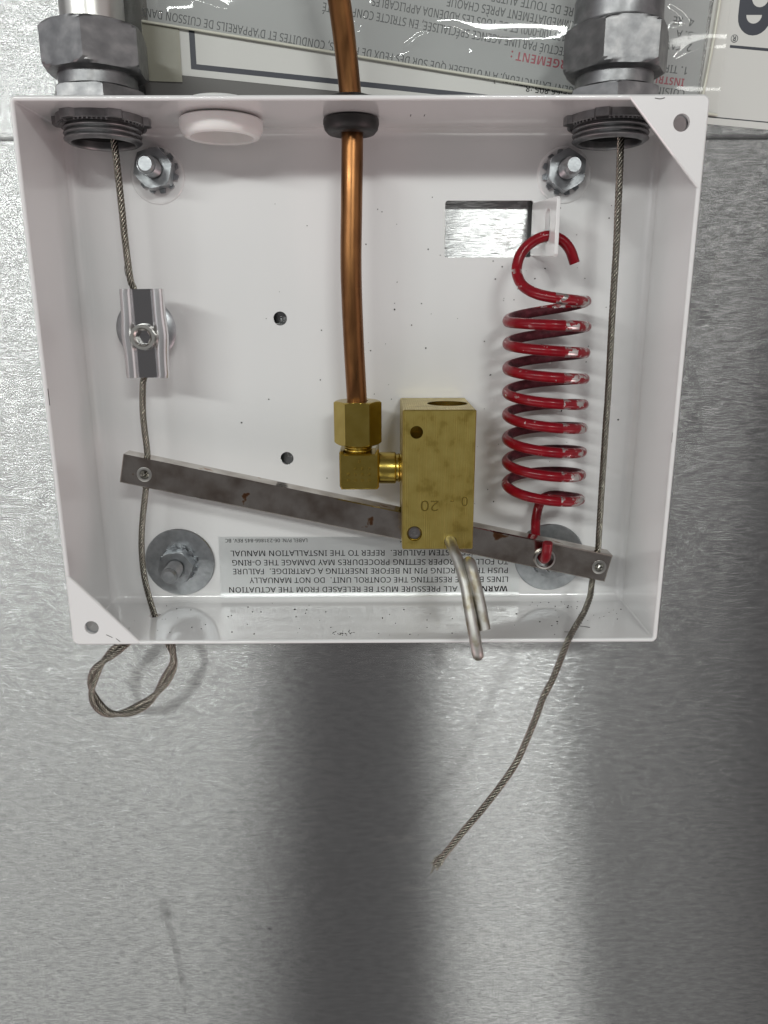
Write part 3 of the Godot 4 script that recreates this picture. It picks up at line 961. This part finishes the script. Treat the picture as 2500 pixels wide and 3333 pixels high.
func connector(x: float, label: String, group: String, rot: float, big_collar: bool) -> void:
	var zc := 20.0
	var o := thing("conduit_connector", Vector3(x, 72.6, zc), label, "connector", group)
	var put := Transform3D(Basis(), Vector3(x, 0, zc))
	var m := MB.new()
	# threaded end inside the box with its bore
	var pr := [Vector2(8.9, 80), Vector2(8.9, 73.4), Vector2(9.3, 72.7), Vector2(9.9, 72.6)]
	pr.append_array(threads(11.25, 72.9, 80.8, 1.45, 0.8))
	m.lathe(pr, 56, false)
	m.xf(put)
	part("threaded_end", m, M.cast_zinc, o, 40)
	m = MB.new()
	m.lathe([Vector2(8.85, 75), Vector2(8.85, 99.0), Vector2(0.0, 99.0)], 40, false)
	m.xf(put)
	part("bore", m, M.bore, o)
	# locknut with lugs and serrated faces
	m = MB.new()
	var ou := PackedVector2Array()
	var n := 96
	for i in n:
		var a := TAU * i / n
		var s := fposmod(float(i) / n * 6.0 + 0.2, 1.0)
		ou.append(Vector2(cos(a), sin(a)) * (14.2 if s < 0.28 else 12.9))
	m.plate(ou, [circle(Vector2.ZERO, 10.8, 40)], -1.4, 1.4, 0.2)
	for i in 60:
		if fposmod(float(i) / 60.0 * 6.0 + 0.2, 1.0) < 0.28: continue
		m.box(Vector3(cos(TAU * i / 60.0) * 12.3, sin(TAU * i / 60.0) * 12.3, 1.5), Vector3(0.9, 0.55, 0.7), 0.1, Basis(Vector3(0, 0, 1), TAU * i / 60.0))
		m.box(Vector3(cos(TAU * i / 60.0) * 12.3, sin(TAU * i / 60.0) * 12.3, -1.5), Vector3(0.9, 0.55, 0.7), 0.1, Basis(Vector3(0, 0, 1), TAU * i / 60.0))
	m.xf(Transform3D(Basis(Vector3(1, 0, 0), PI / 2), Vector3(x, 79.0, zc)))
	part("locknut", m, M.cast_zinc, o)
	# hexagonal body outside
	m = MB.new()
	hexnut(m, 12.0, 81.0, 86.6, 0.9, 0.0, rot + 0.3)
	m.xf(put)
	part("hex_body", m, M.cast_zinc, o)
	m = MB.new()
	m.lathe([Vector2(10.6, 86.6), Vector2(11.2, 87.2), Vector2(11.2, 91.2), Vector2(10.4, 91.8), Vector2(10.4, 94)], 48)
	m.xf(put)
	part("neck", m, M.cast_zinc, o)
	m = MB.new()
	hexnut(m, 13.4, 90.6, 103.4, 3.0, 9.2, rot, 0.8)
	m.xf(put)
	part("compression_nut", m, M.cast_zinc, o)
	if big_collar:
		m = MB.new()
		m.lathe([Vector2(12.4, 103.3), Vector2(12.7, 103.9), Vector2(12.5, 110.4), Vector2(11.8, 111.0), Vector2(9.2, 111.0)], 48)
		m.xf(put)
		part("gland_collar", m, M.cast_zinc, o)
	var c := thing("conduit_pipe", Vector3(x, 102.6, zc), "galvanised conduit entering the %s connector from above" % ("right" if x > 0 else "left"), "pipe", "conduits above the box")
	m = MB.new()
	m.lathe([Vector2(8.95, 102.6), Vector2(8.95, 175)], 48)
	m.xf(put)
	part("pipe", m, M.conduit, c)

func connectors() -> void:
	connector(-77.6, "grey cast zinc conduit connector at the box's upper left corner", "conduit connectors in the top wall", 0.62, false)
	connector(74.7, "grey cast zinc conduit connector beside the upper right corner gusset", "conduit connectors in the top wall", 0.04, true)

func left_rope() -> void:
	var o := thing("wire_rope", Vector3(-74, -80, 20), "left wire rope running through the chrome clip and twisted into a loop below", "cable", "wire ropes")
	var m := MB.new()
	var z := 22.0
	var pts := [Vector3(-75.6, 98, 20), Vector3(-74.0, 80, 21), Vector3(-73.8, 72.4, z), Vector3(-73.6, 67.6, z), Vector3(-73.3, 55.9, z), Vector3(-73.1, 45.2, z), Vector3(-73.0, 34, 20.5), Vector3(-72.6, 30, 18.6), Vector3(-71.9, 18, 18.2), Vector3(-71.6, 5, 18.6), Vector3(-71.9, 1.0, 20.5), Vector3(-72.2, -9.0, z), Vector3(-71.9, -22.8, z), Vector3(-73.4, -33.3, z),
		Vector3(-75.1, -42.3, z), Vector3(-76.2, -49.7, z), Vector3(-76.7, -57.1, z), Vector3(-76.5, -64.5, z), Vector3(-76.0, -71.2, 21), Vector3(-75.0, -79.5, 19.4), Vector3(-73.5, -84, 19)]
	rope("upper_length", o, smooth(pts, 0.55), 1.07, 7.4)
	# the loop: one closed centre line walked twice, the two passes twisted round each other
	var lp := [Vector3(-73.5, -84, 19), Vector3(-70.0, -90.1, 20.5), Vector3(-68.9, -96.4, z), Vector3(-71.2, -101.8, z), Vector3(-74.9, -107.3, z), Vector3(-79.4, -112.2, z), Vector3(-85.5, -115.8, z), Vector3(-91.6, -117.0, z), Vector3(-95.2, -116.0, z), Vector3(-98.0, -112.6, z),
		Vector3(-99.2, -107.8, z), Vector3(-98.3, -103.1, z), Vector3(-95.6, -97.9, z), Vector3(-90.9, -93.4, z), Vector3(-85.8, -89.6, 21), Vector3(-79.5, -86.0, 20), Vector3(-74.2, -86.2, 20.5)]
	var cl := smooth(lp, 0.55)
	var n := cl.size()
	var up := Vector3(0, 0, 1)
	for pass_ in 2:
		var line := PackedVector3Array()
		var run := 0.0
		for k in n:
			var d := (cl[mini(k + 1, n - 1)] - cl[maxi(k - 1, 0)]).normalized()
			var s := d.cross(up).normalized()
			if k > 0: run += cl[k].distance_to(cl[k - 1])
			var a := run / 30.0 * TAU + PI * pass_ + 0.4
			var rr := 1.02 * smoothstep(0.0, 8.0, run)
			line.append(cl[k] + (up * cos(a) + s * sin(a)) * rr)
		rope("loop_pass", o, line, 1.07, 7.4)

func right_rope() -> void:
	var o := thing("wire_rope", Vector3(78, -70, 22), "right wire rope hanging free below the box with a frayed cut end", "cable", "wire ropes")
	var z := 22.0
	var m := MB.new()
	var pts := [Vector3(76.2, 98, 20), Vector3(76.9, 82, 21), Vector3(77.4, 72.8, z), Vector3(77.8, 62.9, z), Vector3(78.1, 52.4, z), Vector3(78.4, 43.4, z), Vector3(78.5, 34.8, z), Vector3(78.7, 21.1, z), Vector3(79.0, 6.9, z), Vector3(79.2, -3.5, z), Vector3(79.2, -11.5, z), Vector3(79.3, -22.6, z), Vector3(79.4, -35.9, z), Vector3(79.6, -49.5, z), Vector3(79.6, -56, z), Vector3(78.4, -67.1, z),
		Vector3(77.3, -70.8, 25), Vector3(73.9, -74.4, 31), Vector3(69.0, -77.4, 38), Vector3(65.0, -80.5, 44), Vector3(60.5, -88.7, 49), Vector3(56.7, -94.7, 52), Vector3(53.8, -100.7, 55), Vector3(49.7, -109.5, 58), Vector3(46.9, -114.2, 60), Vector3(42.2, -120.4, 62), Vector3(36.3, -127.5, 64), Vector3(30.0, -134.4, 66), Vector3(25.8, -139.7, 67), Vector3(21.9, -144.5, 68)]
	var path := smooth(pts, 0.55)
	rope("rope_length", o, path, 1.09, 7.4)
	var e := path[path.size() - 1]
	var d := (e - path[path.size() - 4]).normalized()
	var rng := RandomNumberGenerator.new(); rng.seed = 3
	m = MB.new()
	for i in 16:
		var off := Vector3(rng.randf_range(-1.0, 1.0), rng.randf_range(-0.9, 0.9), rng.randf_range(-0.8, 0.8))
		m.tube(smooth([e - d * 4.0 + off * 0.6, e - d * 1.5 + off * 1.3, e + off * 1.1, e + d * rng.randf_range(0.3, 1.6) + off * 1.3], 0.5), 0.24, 6)
	part("frayed_wires", m, M.cable, o, 70)

func clip() -> void:
	var o := thing("rope_clip", Vector3(-69.4, 3.5, 14), "chrome plated wire rope clip with hex socket screw on the left rope", "clip")
	var m := MB.new()
	# cross-section (x, z) lofted along y
	var sec := PackedVector2Array()
	for i in 13:                                       # right rail, outer side round to the recess
		var a := deg_to_rad(-70 + 230.0 * i / 12.0)
		sec.append(Vector2(5.05, 21.9) + Vector2(cos(a), sin(a)) * 2.0)
	sec.append(Vector2(2.9, 22.1)); sec.append(Vector2(-2.9, 22.1))
	for i in 13:
		var a := deg_to_rad(20 + 230.0 * i / 12.0)
		sec.append(Vector2(-5.05, 21.9) + Vector2(cos(a), sin(a)) * 2.0)
	sec.append(Vector2(-5.2, 16.2)); sec.append(Vector2(-3.8, 14.6)); sec.append(Vector2(3.8, 14.6)); sec.append(Vector2(5.2, 16.2))
	var rings := []
	for k in 25:
		var y := lerpf(3.6, 31.0, k / 24.0)
		var w := 1.0 + 0.07 * exp(-pow((y - 17.0) / 4.5, 2)) - 0.015 * (1.0 if k == 0 or k == 24 else 0.0)
		var lean := (y - 17.0) * 0.006
		var ring := PackedVector3Array()
		for p in sec: ring.append(Vector3(-69.4 + p.x * w * 0.985 + lean, y, p.y))
		ring.reverse()
		rings.append(ring)
	m.loft(rings)
	var cb := part("clip_body", m, M.lit_chrome, o, 45)
	for e in [[3.62, 17.0], [17.0, 30.98]]:
		m = MB.new()
		m.box(Vector3(-69.4 + ((e[0] + e[1]) * 0.5 - 17.0) * 0.006, (e[0] + e[1]) * 0.5, 22.12), Vector3(5.6, e[1] - e[0], 0.16), 0.04)
		part("dark_reflection_recess", m, M.chrome, cb)  # strip coloured dark in place of the reflection in the recess
	m = MB.new()
	socket(m, 4.15, 2.3, 3.0, 0.3)
	m.xf(out_of_wall(Vector3(-69.4, 16.4, 22.0)))
	part("socket_screw", m, M.bright, o)
	m = MB.new()
	m.lathe([Vector2(9.7, 0), Vector2(9.8, 0.5), Vector2(8.6, 1.4), Vector2(6.0, 2.1), Vector2(2.0, 2.5)], 48)
	m.xf(out_of_wall(Vector3(-71.6, 18.5, 12.4)))
	part("round_back_plate", m, M.zinc, o, 50)

func lever() -> void:
	var a := Vector3(-79.9, -25.5, 0); var b := Vector3(83.0, -61.2, 0)
	var mid := (a + b) * 0.5
	var ln := a.distance_to(b)
	var ang := atan2(b.y - a.y, b.x - a.x)
	var o := thing("lever_bar", Vector3(mid.x, mid.y, 18), "tarnished square steel lever bar slanting across the box behind the brass block", "bar")
	var put := Transform3D(Basis(Vector3(0, 0, 1), ang), Vector3(mid.x, mid.y, 0))
	var at := func(p: Vector2) -> Vector2:
		var q := put.affine_inverse() * Vector3(p.x, p.y, 0)
		return Vector2(q.x, q.y)
	var s0: Vector2 = at.call(Vector2(-72.5, -27.6)); var s1: Vector2 = at.call(Vector2(79.6, -60.5)); var ey: Vector2 = at.call(Vector2(60.7, -57.2))
	var m := MB.new()
	m.plate(PackedVector2Array([Vector2(-ln / 2, -4.85), Vector2(ln / 2, -4.85), Vector2(ln / 2, 4.85), Vector2(-ln / 2, 4.85)]), [circle(s0, 2.45), circle(s1, 2.45), circle(ey, 3.3)], 18, 25, 0.35)
	m.xf(put)
	part("bar", m, M.bar, o)
	for s in [s0, s1]:
		m = MB.new()
		socket(m, 2.45, 1.25, 0.12, 2.4)
		m.xf(put * out_of_wall(Vector3(s.x, s.y, 25)))
		part("set_screw", m, M.bright, o)
	m = MB.new()
	m.lathe([Vector2(2.75, 0), Vector2(2.75, 8.4), Vector2(2.95, 8.7), Vector2(3.5, 8.6), Vector2(3.6, 8.2), Vector2(3.28, 7.6), Vector2(3.28, 0.0), Vector2(2.75, 0)], 36)
	m.xf(put * out_of_wall(Vector3(ey.x, ey.y, 17.6)))
	part("eyelet", m, M.bright, o, 50)

func valve() -> void:
	# copper tube
	var t := thing("copper_tube", Vector3(-2.4, -6, 22), "tarnished copper tube from the top wall down to the brass elbow", "tube")
	var m := MB.new()
	m.tube(smooth([Vector3(-16, 175, 36), Vector3(-9.5, 128, 29), Vector3(-5.8, 108, 24), Vector3(-3.5, 88, 20.4), Vector3(-2.9, 75.7, 20.4), Vector3(-3.3, 56, 22), Vector3(-3.7, 36.5, 23), Vector3(-3.2, 15, 22.5), Vector3(-2.4, -4, 22), Vector3(-2.3, -14, 22)], 1.5), 3.28, 28)
	part("tube", m, M.copper, t, 60)
	# elbow fitting
	var f := thing("elbow_fitting", Vector3(-2.1, -32, 22), "brass elbow fitting with hexagonal nut under the copper tube", "pipe fitting")
	m = MB.new()
	hexnut(m, 6.75, -18.1, -4.0, 1.0, 3.45, PI / 6 + PI / 6, 3.0)
	m.xf(Transform3D(Basis(), Vector3(-2.2, 0, 22)))
	part("compression_nut", m, M.brass, f)
	m = MB.new()
	var pr := threads(4.7, -21.6, -17.6, 1.0, 0.3)
	m.lathe(pr, 36)
	m.xf(Transform3D(Basis(), Vector3(-2.2, 0, 22)))
	part("threaded_neck", m, M.brass, f, 60)
	m = MB.new()
	m.plate(PackedVector2Array([Vector2(-8.2, -31.2), Vector2(-7.6, -32.4), Vector2(4.1, -32.4), Vector2(4.7, -31.6), Vector2(4.7, -19.4), Vector2(4.3, -19.0), Vector2(3.4, -20.6), Vector2(-6.6, -20.6), Vector2(-7.7, -19.6), Vector2(-8.2, -20.2)]), [], 16.2, 27.8, 0.5)
	var body := part("elbow_body", m, M.brass, f)
	m = MB.new()
	for cx in 4:
		for cy in 3:
			if cx == 0 and cy == 0: continue
			m.box(Vector3(-5.3 + cx * 2.25, -25.4 - cy * 1.9, 27.85), Vector3(0.8, 0.75, 0.5), 0.12)
	m.box(Vector3(-1.7, -22.9, 27.85), Vector3(0.7, 1.3, 0.3), 0.12)
	part("stamped_marks", m, M.brass, body)
	m = MB.new()
	m.lathe([Vector2(5.0, 0), Vector2(5.3, 0.5), Vector2(5.3, 5.2), Vector2(5.0, 5.6), Vector2(4.6, 5.7), Vector2(4.6, 6.3), Vector2(4.9, 6.6), Vector2(4.6, 7.0), Vector2(4.9, 7.4), Vector2(4.6, 7.8)], 44)
	m.xf(Transform3D(Basis(Vector3(0, 0, 1), -PI / 2), Vector3(4.6, -26.3, 22)))
	part("stub", m, M.brass, f, 50)
	# valve block: milled from one piece of brass
	var v := thing("brass_block", Vector3(23.3, -49.7, 6), "upright rectangular brass block with stamped numbers, drilled at the front", "valve block")
	var cs := CSGCombiner3D.new()
	cs.name = "block_body"
	v.add_child(cs)
	var bm := MB.new()
	bm.box(Vector3(23.3, -27.35, 22), Vector3(22.6, 44.7, 32), 0.35)
	var base := CSGMesh3D.new()
	base.mesh = bm.mesh(origin, 5)
	base.material = M.milled
	base.name = "solid"
	cs.add_child(base)
	var cut := func(at: Vector3, r: float, h: float, turn: Vector3) -> void:
		var c := CSGCylinder3D.new()
		c.name = "bored_hole"
		c.radius = r * U; c.height = h * U; c.sides = 32
		c.operation = CSGShape3D.OPERATION_SUBTRACTION
		c.position = (at - origin) * U
		c.rotation = turn
		c.material = M.brass
		cs.add_child(c, true)
	cut.call(Vector3(16.3, -11.9, 34), 2.0, 26.0, Vector3(PI / 2, 0, 0))
	cut.call(Vector3(15.9, -44.4, 38), 2.45, 2.4, Vector3(PI / 2, 0, 0))
	cut.call(Vector3(27.4, -47.1, 34), 1.95, 30.0, Vector3(PI / 2, 0, 0))
	cut.call(Vector3(27.0, -6, 22), 6.6, 9.0, Vector3.ZERO)
	var sl := CSGBox3D.new()
	sl.name = "lever_slot"
	sl.size = Vector3(40, 15.6, 8.2) * U
	sl.operation = CSGShape3D.OPERATION_SUBTRACTION
	sl.position = (Vector3(23.3, -48.6, 21.5) - origin) * U
	sl.rotation.z = deg_to_rad(-12.36)
	sl.material = M.brass
	cs.add_child(sl)
	m = MB.new()
	m.lathe([Vector2(2.15, -2.0), Vector2(2.15, -0.75), Vector2(1.85, -0.5), Vector2(1.3, -0.5), Vector2(1.2, -0.6), Vector2(0.8, -0.5), Vector2(0.3, -0.62)], 32)
	m.xf(out_of_wall(Vector3(15.9, -44.4, 38)))
	part("pivot_pin", m, M.dark_steel, v)
	text("stamped_number", "0", M.brass, v, Vector3(32.6, -32.4, 37.99), 180, 3.0, 0, false, 0.06)
	text("stamped_number", "-", M.brass, v, Vector3(28.2, -32.6, 37.99), 180, 3.0, 0, false, 0.06)
	text("stamped_number", "20", M.brass, v, Vector3(23.4, -33.6, 37.99), 180, 3.4, 5.6, false, 0.06)
	# bent wire pin hanging from the lower hole
	var p := thing("wire_pin", Vector3(27.4, -47.1, 38), "grey bent wire ring pin hanging from the brass block's lower hole", "pin")
	m = MB.new()
	m.tube(smooth([Vector3(27.3, -46.9, 24), Vector3(27.3, -46.9, 36), Vector3(27.5, -47.2, 40), Vector3(28.2, -48.8, 43.5), Vector3(29.4, -51.5, 46.5), Vector3(30.5, -54.7, 49.2), Vector3(31.4, -58.5, 51.5), Vector3(31.9, -62.3, 53.5), Vector3(32.9, -68.2, 56), Vector3(33.8, -73.3, 57.6), Vector3(34.5, -76.6, 57.8), Vector3(34.9, -78.0, 55.8), Vector3(34.8, -77.0, 53.2), Vector3(34.2, -70.5, 48.8), Vector3(33.6, -62.3, 45.4), Vector3(33.0, -55.5, 44.0), Vector3(32.4, -52.0, 45.0), Vector3(32.6, -51.0, 47.6), Vector3(33.1, -52.6, 49.6), Vector3(34.0, -56.3, 51.2), Vector3(35.4, -62.3, 53.2), Vector3(36.8, -69.8, 55.6)], 0.8), 1.78, 18)
	part("wire", m, M.pin, p, 60)

func spring() -> void:
	var o := thing("coil_spring", Vector3(59, -57, 22), "red painted coil spring with chipped paint, hooked on the slotted tab", "spring")
	var ry := [26.9, 19.1, 10.9, 2.8, -5.4, -13.1, -21.0, -28.7, -37.1]
	var ly := [20.7, 13.6, 5.8, -1.9, -9.2, -17.0, -24.8, -32.4]
	var pts := [Vector3(66.3, 38.4, 20), Vector3(64.5, 42.5, 20), Vector3(61.6, 45.4, 20), Vector3(57.8, 46.5, 20), Vector3(54.5, 45.7, 20), Vector3(51.2, 43.6, 20), Vector3(48.9, 40.6, 20.5), Vector3(47.9, 36.8, 21.5), Vector3(48.3, 33.6, 23.5), Vector3(49.8, 31.0, 26.5), Vector3(53.5, 28.9, 30), Vector3(59.7, 27.6, 32.6), Vector3(66.0, 27.0, 29.6)]
	var zc := 22.0; var rr := 12.2
	for k in 8:
		var c := lerpf(57.95, 59.9, k / 8.0)
		var seq := []
		for i in 12:
			var ph := -TAU * i / 12.0
			var y: float
			if i < 6: y = lerpf(ry[k], ly[k], i / 6.0)
			else: y = lerpf(ly[k], ry[k + 1], (i - 6) / 6.0)
			seq.append(Vector3(c + rr * cos(ph), y, zc + rr * sin(ph)))
		pts.append_array(seq)
	pts.append_array([Vector3(72.0, -37.1, 22), Vector3(70.4, -38.0, 15.8), Vector3(66.0, -38.4, 11.6), Vector3(62.6, -39.6, 10.8), Vector3(60.9, -42.0, 11.6), Vector3(59.9, -46.0, 12.6), Vector3(59.7, -50.5, 13.2), Vector3(60.0, -54.2, 13.9), Vector3(60.3, -56.6, 16.4), Vector3(60.4, -57.4, 21.0), Vector3(60.3, -57.2, 25.6), Vector3(60.1, -55.6, 29.4), Vector3(60.0, -52.6, 31.2), Vector3(60.0, -49.6, 31.8)])
	var m := MB.new()
	m.tube(smooth(pts, 0.7), 1.64, 24)
	# the inside of the coils is dull and dusty, the right front is rubbed
	var full := m.mesh(origin, 60)
	var arr := full.surface_get_arrays(0)
	var vs: PackedVector3Array = arr[Mesh.ARRAY_VERTEX]; var ns: PackedVector3Array = arr[Mesh.ARRAY_NORMAL]
	var kinds := [[PackedVector3Array(), PackedVector3Array()], [PackedVector3Array(), PackedVector3Array()], [PackedVector3Array(), PackedVector3Array()]]
	for i in range(0, vs.size(), 3):
		var p := (vs[i] + vs[i + 1] + vs[i + 2]) / (3.0 * U) + origin
		var nn := (ns[i] + ns[i + 1] + ns[i + 2]).normalized()
		var kind := 0
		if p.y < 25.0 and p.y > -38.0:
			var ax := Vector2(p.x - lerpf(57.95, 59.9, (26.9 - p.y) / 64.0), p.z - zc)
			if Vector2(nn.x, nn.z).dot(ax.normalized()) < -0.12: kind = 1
			elif ax.x > 3.0 and ax.y > 2.0: kind = 2
		elif p.y > 25.0 and p.y < 31.0 and p.x > 58.0: kind = 2
		for k in 3:
			kinds[kind][0].append(vs[i + k]); kinds[kind][1].append(ns[i + k])
	var called := ["spring_wire", "inner_face", "rubbed_face"]
	for k in 3:
		var a := []
		a.resize(Mesh.ARRAY_MAX)
		a[Mesh.ARRAY_VERTEX] = kinds[k][0]; a[Mesh.ARRAY_NORMAL] = kinds[k][1]
		var am := ArrayMesh.new()
		am.add_surface_from_arrays(Mesh.PRIMITIVE_TRIANGLES, a)
		var mi := MeshInstance3D.new()
		mi.name = called[k]
		mi.mesh = am
		mi.material_override = [M.red, M.red_dull, M.red_rubbed][k]
		o.add_child(mi, true)
		if k == 2: mi.set_meta("label", "coil fronts with paint rubbed off to bare steel")

func sticker() -> void:
	var o := thing("warning_label", Vector3(1, -67, 5), "silver warning label with upside down black text along the box's lower edge", "label")
	var m := MB.new()
	var c := [Vector2(-54.3, -79.0 + 0.4), Vector2(56.4, -78.6 + 0.2), Vector2(55.6, -55.8), Vector2(-53.9, -55.2)]
	# the last millimetres ride up the bend at the foot of the plate
	c[0].y = -76.4; c[1].y = -76.4
	m.q(Vector3(c[0].x, c[0].y, 5.08), Vector3(c[1].x, c[1].y, 5.08), Vector3(c[2].x, c[2].y, 5.08), Vector3(c[3].x, c[3].y, 5.08), Vector2(0, 1), Vector2(1.1, 1), Vector2(1.1, 0.77), Vector2(0, 0.77))
	var prev := Vector2(-76.4, 5.08)
	for i in range(1, 5):
		var a := PI / 2 * i / 8.0
		var nx := Vector2(-76.49 - 2.92 * sin(a), 8.0 - 2.92 * cos(a))
		m.q(Vector3(c[0].x, nx.x, nx.y), Vector3(c[1].x, nx.x, nx.y), Vector3(c[1].x, prev.x, prev.y), Vector3(c[0].x, prev.x, prev.y), Vector2(0, 1.02), Vector2(1.1, 1.02), Vector2(1.1, 1.0), Vector2(0, 1.0))
		prev = nx
	part("foil", m, M.foil, o)
	var z := 5.1
	var cap := 2.15
	text("text_line", "WARNING:", M.ink, o, Vector3(52.2, -74.7, z), 180, cap, 17, true)
	text("text_line", "ALL PRESSURE MUST BE RELEASED FROM THE ACTUATION", M.ink, o, Vector3(33.6, -74.7, z), 180, cap, 84.7)
	text("text_line", "LINES BEFORE RESETTING THE CONTROL UNIT.  DO NOT MANUALLY", M.ink, o, Vector3(52.2, -71.0, z), 180, cap, 95.6)
	text("text_line", "PUSH THE PIERCING PIN IN BEFORE INSERTING A CARTRIDGE.  FAILURE", M.ink, o, Vector3(52.0, -67.5, z), 180, cap, 101.3)
	text("text_line", "TO FOLLOW PROPER SETTING PROCEDURES MAY DAMAGE THE O-RING", M.ink, o, Vector3(52.0, -64.1, z), 180, cap, 101.4)
	text("text_line", "AND CAUSE SYSTEM FAILURE.  REFER TO THE INSTALLATION MANUAL", M.ink, o, Vector3(51.8, -60.5, z), 180, cap, 101.6)
	text("text_line", "FOR INSTRUCTIONS.", M.ink, o, Vector3(51.6, -57.2, z), 180, cap, 39.4)
	text("text_line", "LABEL P/N: 06-231866-845 REV. BC", M.ink, o, Vector3(-21.6, -56.0, z), 180, 1.35, 29.9)
